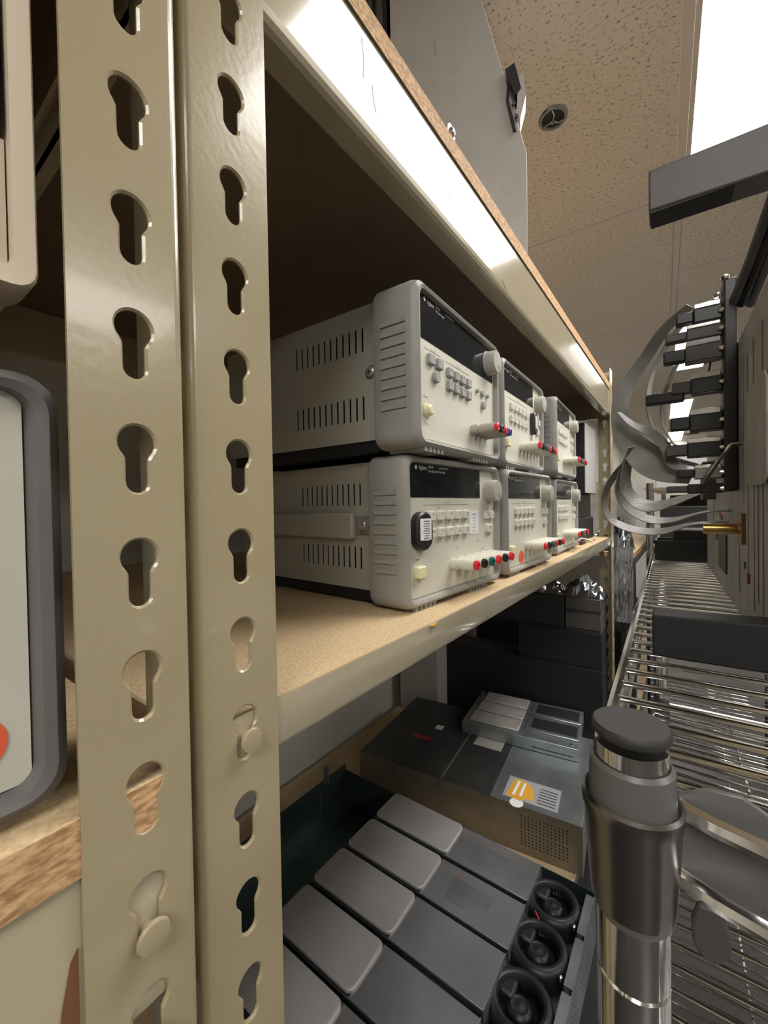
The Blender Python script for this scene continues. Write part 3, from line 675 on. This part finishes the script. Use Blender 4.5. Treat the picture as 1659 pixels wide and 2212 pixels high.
t = thing('drive_tray', 'smaller steel tray with two lidded drive bays stacked on the server chassis', 'tray', (-.590, 1.205, LZ+Hc+.0012), a62*1.2)
MB().box(0, .345, 0, .243, 0, .036).build('body', STEEL, t, bev=.001)
for k in range(3):
    MB().box(.02+.003*k, .175, .016+.076*k, .084+.076*k, .036, .0425).build('drive_cover', COVER, t, bev=.003)
    mlab = MB()
    for q in range(3): mlab.box(.05+.038*q, .078+.038*q, .026+.076*k, .062+.076*k, .0426, .0429)
    mlab.build('drive_label', mat('label_tan', (.36, .35, .31), .6), t)
for k in range(2):
    MB().box(.190, .343, .040+.100*k, .132+.100*k, .036, .041).build('bay_lid', STEEL, t, bev=.002)
    MB().box(.205, .335, .055+.100*k, .118+.100*k, .041, .0414).build('bay_window', BLACKM, t)
MB().lathe((.325, .018, .036), [(.004, 0), (.0035, .002)], n=14).build('screw', CHROME, t)
MB().box(.215, .33, -.0006, 0, .010, .012).build('seam', DARK, t)

# black equipment pile behind
P = [('large black case at the bottom of the pile beyond the server chassis', -.80, -.222, -.857, -.560, BLACKM),
     ('wide black case second from the bottom in the pile beyond the server chassis', -.50, -.224, -.5595, -.437, BLACKM),
     ('thin black unit just above the wide case in the far pile, pale seam', -.336, -.226, -.4365, -.374, GREYD),
     ('topmost thin black unit in the far pile, under the silver bags', -.336, -.226, -.3735, -.322, GREYD),
     ('tall black box standing beside the thin units in the far pile', -.60, -.340, -.4365, -.322, BLACK)]
for lab_, x0, x1, z0, z1, m_ in P:
    t = thing('equipment_case', lab_, 'case', ((x0+x1)/2, 1.555, z0))
    hw = (x1-x0)/2
    MB().box(-hw, hw, -.055, .055, 0, z1-z0-.0005).build('body', m_, t, bev=.002)
    MB().box(-hw+.004, hw-.004, -.0562, -.055, .006, .010).build('seam', DARK, t)
tag(MB().box(-.98, -.80, 1.42, 1.62, LZ, -.30).build('grey_carton', IVORY, bev=.002), 'pale box against the wall at the far end of the bottom shelf', 'box')

# crumpled antistatic bags
def bag(name, label, c, sx, sy, sz, seed, group=None, rz=0, vertical=False):
    rnd = random.Random(seed); nx, ny = 14, 12; v = []; f = []
    hgt = [[rnd.random() for _ in range(ny+1)] for _ in range(nx+1)]
    for side in (0, 1):
        for i in range(nx+1):
            for j in range(ny+1):
                a, b_ = i/nx, j/ny; e = min(1, 4*min(a, 1-a, b_, 1-b_)+.0)
                th = (.25+.75*hgt[i][j])*math.sin(PI*a)**.5*math.sin(PI*b_)**.5 if 0 < a < 1 and 0 < b_ < 1 else 0
                x, y = (a-.5)*sx+(hgt[j % (nx+1)][i % (ny+1)]-.5)*sx*.09*e, (b_-.5)*sy+(hgt[(i*3) % (nx+1)][j]-.5)*sy*.09*e
                z = sz*th if side else .002*e*hgt[i][j]
                v.append((x, z-sz*.5, y+sy*.5) if vertical else (x, y, z+.0005))
    n = (nx+1)*(ny+1)
    for side in (0, 1):
        for i in range(nx):
            for j in range(ny):
                q = [side*n+i*(ny+1)+j, side*n+(i+1)*(ny+1)+j, side*n+(i+1)*(ny+1)+j+1, side*n+i*(ny+1)+j+1]
                f.append(tuple(q[:3])); f.append((q[0], q[2], q[3]))
    # close rim
    rim = [i*(ny+1) for i in range(nx+1)]+[nx*(ny+1)+j for j in range(1, ny+1)]+[i*(ny+1)+ny for i in range(nx-1, -1, -1)]+[j for j in range(ny-1, 0, -1)]
    for k in range(len(rim)): a, b_ = rim[k], rim[(k+1) % len(rim)]; f.append((a, b_, b_+n, a+n))
    mb = MB(); mb.add(v, f)
    return tag(mb.build(name, FOIL, None, c, rot=(0, 0, rz)), label, 'bag', group)
bag('antistatic_bag', 'crumpled silver antistatic bag on the far pile, beside the end post', (-.285, 1.555, -.3215), .13, .10, .075, 3)
bag('antistatic_bag', 'crumpled silver antistatic bag on the tall black box in the far pile', (-.43, 1.56, -.3215), .16, .10, .060, 5)

# ---- next shelving unit beyond
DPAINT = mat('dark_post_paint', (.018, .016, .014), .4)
u3 = thing('shelving_unit', 'farther low shelving unit with dark posts beyond the end post, silver bags on its board', 'shelving', (-.150, 1.74, -1.5))
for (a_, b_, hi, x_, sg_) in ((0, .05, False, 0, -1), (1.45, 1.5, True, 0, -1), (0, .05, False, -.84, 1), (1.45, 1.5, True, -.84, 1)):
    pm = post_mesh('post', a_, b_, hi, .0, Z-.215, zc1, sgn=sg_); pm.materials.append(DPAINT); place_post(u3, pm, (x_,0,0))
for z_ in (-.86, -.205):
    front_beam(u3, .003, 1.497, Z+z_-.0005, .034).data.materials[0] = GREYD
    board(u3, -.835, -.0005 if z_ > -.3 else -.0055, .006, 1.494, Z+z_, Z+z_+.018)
bag('antistatic_bag', 'tall silver antistatic bag drooping at the corner of the farther shelf', (-.215, 1.83, -.1865), .11, .13, .15, 11)
bag('antistatic_bag', 'silver antistatic bag farther along the farther shelf', (-.260, 2.00, -.1865), .16, .16, .10, 12)
bag('antistatic_bag', 'long silver antistatic bag hanging in the gap beside the end post', (-.178, 1.695, -.43), .060, .27, .045, 21, vertical=True)
tag(MB().box(-.80, -.19, 1.80, 2.5, -.8415, -.50).build('dark_case', BLACKM, bev=.003), 'dark case on the bottom shelf of the farther shelving', 'case')
tag(MB().box(-.75, -.26, 2.2, 3.1, -.1865, .06).build('grey_case', MOTTLE, bev=.003), 'mottled grey case on the board of the farther shelving', 'case')
tag(MB().box(-.95, -.30, 3.4, 4.3, -1.5, .16).build('pale_cupboard', IVORY, bev=.004), 'pale cupboard against the wall far beyond the shelving', 'cupboard')

# ================================================================== WIRE RACK
RR = math.radians(1.7)
rk = thing('wire_rack', 'chrome wire shelving rack on the right with a black capped post', 'wire rack', (-.0157, .186, -1.5), RR)
PR = .0127
def rack_post(x, y, top, cap=True):
    prof = [(.0125, 0)]
    z = .02
    while z+.0254 < top-.009: prof += [(PR, z), (PR, z+.0235), (PR-.0007, z+.0243), (PR-.0007, z+.0249)]; z += .0254
    prof += [(PR, z), (PR, top-.007)]
    p = MB().lathe((x, y, 0), prof, n=28).build('post', CHROME, rk, smooth=True)
    if cap: MB().lathe((x, y, top-.0075), [(.0132, .0040), (.0139, .0050), (.0139, .0072), (.0130, .0084)], n=36).build('post_cap', mat('cap_black', (.035, .034, .034), .55, noise=.2, nscale=30), p, smooth=True)
    return p
DX, DY = .46, .915
ptop = Z-.0880
corners = [(-.0022, 0), (-.0022, DY), (DX, 0), (DX, DY)]
for (x, y) in corners: rack_post(x, y, ptop)
def wire_shelf(zt, near=False):
    zb = zt-.030
    for (x, y) in corners:
        c_ = MB().lathe((x, y, zt), [(.0140, -.034), (.0146, -.036), (.0152, -.030), (.0168, -.002), (.0178, .002), (.0178, .005), (.0165, .006), (.0150, .004)], n=32, cap0=False, cap1=False).build('collar', CHROMED, rk, smooth=True)
        MB().lathe((x, y, zt), [(.0129, -.040), (.0139, -.038), (.0152, .004), (.0147, .019), (.0133, .0205), (.0128, .019)], n=32, cap0=False, cap1=False).build('split_sleeve', SLEEVE, c_, smooth=True)
    xe, ye = -.0150, -.0145
    def side(pts_top, name='edge_rod', r=.0036):
        MB().tube(pts_top, r, 8).build(name, CHROME, rk, smooth=True)
        MB().tube([(p[0], p[1], p[2]-.028) for p in pts_top], r, 8).build(name, CHROME, rk, smooth=True)
    side([(xe, .010, zt), (xe-.002, .03, zt), (xe-.002, DY-.03, zt), (xe, DY-.01, zt)])
    side([(DX-xe, .010, zt), (DX-xe+.002, .03, zt), (DX-xe+.002, DY-.03, zt), (DX-xe, DY-.01, zt)])
    side([(.010, .0125, zt), (.024, .006, zt), (.045, .000, zt), (.08, -.003, zt), (DX-.08, -.003, zt), (DX-.024, .006, zt), (DX-.010, .0125, zt)])
    side([(.010, DY+.014, zt), (.04, DY+.016, zt), (DX-.04, DY+.016, zt), (DX-.01, DY+.014, zt)])
    zig = MB(); pts = []
    k = 0; y = .035
    while y < DY-.03: pts.append((xe-.002, y, zt-.003 if k % 2 == 0 else zb+.005)); y += .022; k += 1
    MB().tube(pts, .0014, 5).build('truss_wire', CHROME, rk)
    MB().tube([(DX-xe+.002, p[1], p[2]) for p in pts], .0014, 5).build('truss_wire', CHROME, rk)
    for xr in (.115, .23, .345):
        MB().tube([(xr, -.003, zt-.006), (xr, DY+.016, zt-.006)], .0026, 6).build('support_rod', CHROME, rk, smooth=True)
        if near: MB().tube([(xr, -.003, zt-.030), (xr, DY+.016, zt-.030)], .0026, 6).build('support_rod', CHROME, rk, smooth=True)
wire_me = MB().tube([(-.0165, 0, 0), (DX+.0165, 0, 0)], .0022, 8).mesh('deck_wire'); wire_me.materials.append(CHROME)
for p in wire_me.polygons: p.use_smooth = True
for zt in (Z-.1216, Z-.46, Z-.80, Z-1.25):
    wire_shelf(zt, zt > Z-.2)
    for k in range(36): share('deck_wire', wire_me, rk, (0, .0265+.02475*k, zt+.0009))
# grey plastic plate clipped behind the near rods, and lower tongue
MB().prism([(.013, Z-.150), (.013, Z-.118), (.022, Z-.1125), (.033, Z-.1115), (.041, Z-.116), (.047, Z-.124), (.049, Z-.134), (.044, Z-.146), (.036, Z-.155), (.024, Z-.158)], 'y', .0135, .0155).build('corner_gusset', SLEEVE, rk, bev=.0008)
MB().prism([(.019, Z-.152), (.026, Z-.152), (.0285, Z-.160), (.0285, Z-.167), (.025, Z-.1725), (.020, Z-.1725), (.0170, Z-.167), (.0168, Z-.160)], 'y', .004, .008).build('clip_tongue', GREYD, rk, bev=.001)

# second farther wire rack post area
rk2 = thing('wire_rack', 'farther chrome wire rack standing beyond the first one', 'wire rack', (-.105, 1.80, -1.5), 0)
for (x, y) in ((0, 0), (.46, 0), (0, 1.2), (.46, 1.2)):
    prof = [(.0125, 0)]; z = .02
    while z < 1.55: prof += [(PR, z), (PR, z+.0225), (PR-.0012, z+.0235), (PR-.0012, z+.0249)]; z += .0254
    MB().lathe((x, y, 0), prof, n=18).build('post', CHROMED, rk2, smooth=True)
for zt in (.45, .95, 1.30, 1.55):
    for k in range(24): 
        share('deck_wire', wire_me, rk2, (0, .02+.05*k, zt))
    for x in (-.0165, .23, .476): MB().tube([(x, 0, zt-.004), (x, 1.2, zt-.004)], .003, 6).build('edge_rod', CHROME, rk2)
for i, (x0, x1, y0, y1, z0, z1, m_, lb, nm) in enumerate((
    (-.08, .30, 1.95, 2.35, -.1975, -.02, BLACK, 'black box on the farther wire rack near its corner', 'black_box'),
    (-.06, .30, 2.45, 2.85, -.1975, .03, GREYD, 'dark grey box at the back of the farther wire rack', 'grey_box'),
    (-.07, .26, 1.95, 2.30, -.5475, -.33, BLACKM, 'black box on the lower deck of the farther wire rack', 'black_box'),
    (-.10, .25, 2.05, 2.60, .0525, .20, IVORY, 'pale instrument on the top deck of the farther wire rack', 'pale_instrument'),
    )):
    tag(MB().box(x0, x1, y0, y1, z0, z1).build(nm, m_, bev=.003), lb, 'box')
# things on the wire rack decks
t = thing('black_tray', 'black plastic tray at the far end of the wire shelf', 'tray', (-.050, .990, -.1180), RR)
MB().box(0, .16, 0, .10, 0, .003).box(0, .16, 0, .003, .003, .038).box(0, .16, .097, .10, .003, .038).box(0, .003, .003, .097, .003, .038).box(.157, .16, .003, .097, .003, .038).box(-.003, .163, -.003, 0, .033, .040).build('tray_body', BLACK, t)
MB().box(.03, .14, .02, .085, .003, .062).build('black_insert', BLACKM, t, bev=.004)

# ================================================================== CONNECTOR CHASSIS (right edge)
cz = -.1181
fx = thing('connector_chassis', 'grey electronic chassis at the right edge with slotted face, dark rails and cable connectors', 'chassis', (.0520, .374, cz), math.radians(1.96))
hz = .283
# slotted face (local x=0 plane looking to -x), y 0.02 .. .58
holes = []
for i, (yy, z0, z1) in enumerate(((.065, .02, .26), (.085, .03, .20), (.105, .02, .26), (.135, .04, .255), (.16, .11, .26), (.19, .02, .10), (.215, .13, .26), (.46, .03, .12))):
    holes.append(slot(yy, (z0+z1)/2, .0030, (z1-z0)/2))
me = bm2mesh(plate([(.026, 0), (.575, 0), (.575, hz), (.026, hz)], holes, .0016, .0, lambda u, w_, dd: (dd, u, w_)), 'slotted_face'); ob('slotted_face', me, MOTTLE, fx)
MB().box(.006, .30, .030, .57, .001, hz-.002).build('body', BLACKM, fx)
MB().box(.0016, .30, .026, .030, 0, hz).build('end_plate', MOTTLE, fx)
tr = MB().prism([(-.073, .3375), (.26, .3275), (.26, .3680), (-.073, .3680)], 'y', 0, .0235).build('top_rail', RAILM, fx, bev=.0015)
MB().box(-.072, .26, .001, .0225, .3360, .3376).build('rail_underside', BLACKM, tr)
MB().prism([(-.073, 0), (.26, .0), (.26, .042), (-.073, .0312)], 'y', 0, .026).build('bottom_rail', BLACKM, fx, bev=.0015)
MB().tube([(.03, .012, .03), (.03, .012, .338)], .006, 10).tube([(.14, .012, .03), (.14, .012, .338)], .006, 10).build('rail_standoff', BLACKM, fx)
# cables between rail and body
for k in range(3):
    MB().tube([(-.004+.008*k, .195+.006*k, .325), (.004+.007*k, .14, .345), (.012+.008*k, .09, .372), (.022+.010*k, .04, .392), (.05, .02, .40)], .0042, 8).build('loom_cable', [GREYD, BLACK, RAILM][k], fx, smooth=True)
# connector column (local y around .20)
cy0 = .2000
st = MB().box(-.012, 0, cy0-.010, cy0+.014, .128, .352).build('connector_bar', BLACK, fx, bev=.002)
for z_ in (.352, .335): MB().lathe((-.010 if z_ > .34 else -.016, cy0-.006, z_), [(.0035, 0), (.0040, .003), (.002, .005)], n=12).build('thumbscrew', CHROME, st, smooth=True)
con = ((.323, .040, .0100, BLACK), (.3035, .050, .0080, GREYD), (.283, .052, .0115, GREYD), (.247, .044, .0110, BLACK), (.207, .046, .0120, BLACK), (.177, .050, .0105, BLACK), (.150, .040, .0078, CHROMED), (.1325, .050, .0062, BLACK))
for k, (z_, ln, hh, cm) in enumerate(con):
    c_ = MB().box(-.012-ln*.62, -.0125, cy0-.007, cy0+.010, z_-hh, z_+hh*.7).build('connector', cm, fx, bev=.0012)
    if k != 7:
        MB().box(-.0125-ln*.60, -.0140, cy0-.0085, cy0+.0095, z_+hh*.45, z_+hh*.98).build('connector_shell', CHROME, c_, bev=.0008)
    MB().box(-.0125-ln, -.0125-ln*.60, cy0-.005, cy0+.008, z_-hh*.75, z_+hh*.45).build('strain_relief', GREYD if k % 2 else BLACK, c_, bev=.0015)
    MB().lathe((-.0115, cy0-.0085, z_-hh*.2), [(.0024, 0), (.0030, -.001), (.0020, -.004)], 'x', 10).build('jack_screw', CHROME, c_)
for (x_, z0_, x2_, z1_) in ((-.020, .268, -.032, .238), (-.006, .268, -.012, .236), (-.018, .300, -.026, .272)):
    MB().tube([(x_, cy0+.012, z0_+.012), ((x_+x2_)/2+.002, cy0+.012, (z0_+z1_)/2), (x2_, cy0+.012, z1_)], .0012, 6).build('thin_cable', GREYD, fx)
MB().loops([rrz for rrz in ([(-.002, y_[0]+.03, y_[2]+.13) for y_ in rr(.0, .085, .0, .085, .012, 0, 4)], [(-.0035, y_[0]+.03, y_[2]+.13) for y_ in rr(.0, .085, .0, .085, .012, 0, 4)])]).build('cover_plate', MOTTLE, fx, bev=.0006)
# long black lever
MB().box(-.082, -.045, cy0-.002, cy0+.010, .231, .243).build('black_lever', BLACK, fx, bev=.002)
MB().tube([(.02, cy0-.03, .175), (-.008, cy0-.03, .175), (-.018, cy0-.03, .160), (-.030, cy0-.02, .138)], .0022, 8).build('bail_wire', CHROMED, fx, smooth=True)
MB().lathe((-.038, cy0+.02, .196), [(.007, 0), (.008, .003), (.006, .006), (.007, .012), (.003, .014)], n=16).build('ball_nut', CHROME, fx, smooth=True)
# lower face hardware
br = MB().lathe((-.030, cy0-.01, .088), [(.0055, 0), (.0055, .028), (.0085, .029), (.0085, .040)], 'x', 20).build('brass_connector', BRASS, fx, smooth=True)
MB().box(-.003, 0, cy0-.05, cy0-.02, .075, .105).build('amber_sticker', AMBER, fx)
MB().box(-.0020, 0, .29, .37, .025, .075).build('dark_module', GREYD, fx, bev=.0008)
for (y_, z_, r_) in ((.34, .095, .004), (.15, .055, .004), (.40, .065, .005)):
    MB().lathe((-.002, y_, z_), [(r_, 0), (r_*.8, .002)], 'x', 14).build('stud', CHROMED, fx)
MB().lathe((-.0016, .13, .045), [(.005, 0), (.005, .0015)], 'x', 14).build('red_mark', mat('faded_red', (.25, .03, .03), .6), fx)
MB().lathe((-.0016, .36, .100), [(.003, 0), (.003, .0015)], 'x', 14).build('red_mark', RED, fx)
for k in range(3): MB().box(-.016, 0, .42, .47, .120+.022*k, .134+.022*k).build('far_connector', GREYD, fx, bev=.001)

# ribbons
def cr(P, n=8):
    out = []
    for i in range(len(P)-1):
        p0, p1, p2, p3 = [Vector(P[max(0, min(len(P)-1, k))]) for k in (i-1, i, i+1, i+2)]
        for q in range(n):
            t_ = q/n; out.append(.5*((2*p1)+(-p0+p2)*t_+(2*p0-5*p1+4*p2-p3)*t_*t_+(-p0+3*p1-3*p2+p3)*t_**3))
    out.append(Vector(P[-1])); return out
def ribbon(name, label, pts, wid, m, th=.0010, group='ribbon cables plugged into the connector chassis'):
    C = cr([p[:3] for p in pts]); Wd = cr([p[3:6] for p in pts]); L = []; Ws = [q.x for q in cr([(p[6] if len(p) > 6 else wid, 0, 0) for p in pts])]
    for i, (c, d) in enumerate(zip(C, Wd)):
        wid = Ws[i]
        tg = (C[min(i+1, len(C)-1)]-C[max(i-1, 0)]).normalized(); d = (d-tg*d.dot(tg)).normalized(); n_ = tg.cross(d).normalized()
        L.append([tuple(c+d*wid/2+n_*th/2), tuple(c-d*wid/2+n_*th/2), tuple(c-d*wid/2-n_*th/2), tuple(c+d*wid/2-n_*th/2)])
    o = MB().loops(L).build(name, m, None, smooth=True); return tag(o, label, 'cable', group)
ribbon('ribbon_cable', 'outermost broad grey ribbon cable sweeping down to the flat lower connector', [(.006, .585, .222, .5,.9,-.3,.012), (-.018, .600, .208, .6,.8,-.3,.014), (-.038, .62, .186, .7,.7,-.2,.017), (-.057, .62, .158, .75,.65,-.1,.019), (-.067, .61, .125, .8,.6,.1,.021), (-.064, .605, .094, .7,.5,.4,.026), (-.052, .603, .072, .55,.4,.75,.033), (-.036, .60, .052, .45,.3,.85,.038), (-.018, .593, .039, .35,.3,.9,.034), (.008, .584, .031, .2,.4,.85,.026)], .021, RIBBON)
ribbon('ribbon_cable', 'narrow grey ribbon cable curling along the edge of the broadest one', [(-.066, .585, .112, .3,1,.1), (-.052, .585, .096, .5,.8,.3), (-.032, .585, .082, .6,.5,.6), (-.018, .585, .064, .8,.4,.4), (-.013, .583, .046, .7,.5,.5), (-.002, .580, .038, .3,.7,.7), (.010, .578, .036, .1,1,.2)], .012, RIBBON)
ribbon('ribbon_cable', 'middle grey ribbon cable arching behind the outermost loop', [(.000, .585, .205, .1,1,.1), (-.016, .595, .186, .2,1,.1), (-.030, .60, .160, .2,1,.2), (-.036, .60, .128, .2,1,.2), (-.034, .60, .100, .1,1,.1), (-.024, .598, .078, .1,1,.1), (-.008, .59, .066, .1,1,.1)], .018, RIBBON)
ribbon('ribbon_cable', 'innermost narrow grey ribbon cable, closest to the black connectors', [(.000, .585, .172, .1,1,.1), (-.010, .59, .152, .2,1,.1), (-.020, .595, .125, .2,1,.1), (-.022, .595, .098, .1,1,.1), (-.014, .59, .074, .1,1,.1), (-.004, .585, .058, .1,1,.1)], .014, RIBBON)
ribbon('ribbon_cable', 'lowest ribbed grey ribbon cable looping below the others', [(-.035, .64, .070, .3,1,-.3), (-.060, .655, .058, .3,1,-.3), (-.084, .66, .032, .3,1,-.2), (-.094, .66, .003, .3,1,0), (-.085, .66, -.024, .3,1,.3), (-.058, .66, -.038, .2,1,.5), (-.026, .66, -.040, .1,1,.5), (.004, .65, -.030, .1,1,.2), (.024, .64, -.027, .1,1,.1), (.0420, .638, -.026, .1,1,.1)], .017, BRAID)
ribbon('ribbon_cable', 'ribbed grey ribbon cable just inside the lowest loop', [(-.052, .62, .075, .3,1,.3), (-.066, .635, .050, .4,1,.3), (-.074, .64, .018, .3,1,.3), (-.064, .64, -.006, .3,1,.5), (-.041, .64, -.022, .2,1,.6), (-.014, .64, -.024, .2,1,.4), (.018, .63, -.014, .1,1,.1), (.0425, .625, -.012, .1,1,.1)], .017, BRAID)
ribbon('ribbon_cable', 'ribbed grey ribbon cable ending highest in the lower bundle', [(-.052, .60, .070, .5,1,.3), (-.060, .61, .045, .5,1,.4), (-.062, .615, .020, .5,1,.4), (-.052, .615, .002, .5,1,.6), (-.033, .61, -.006, .4,1,.8), (-.010, .60, .000, .3,1,.6), (.018, .59, .010, .1,1,.2), (.0435, .585, .012, .1,1,.2)], .022, BRAID)

# ================================================================== lift everything to floor height
for o in list(COL.objects):
    if o.parent is None and o.type != 'CAMERA': o.location.z += H
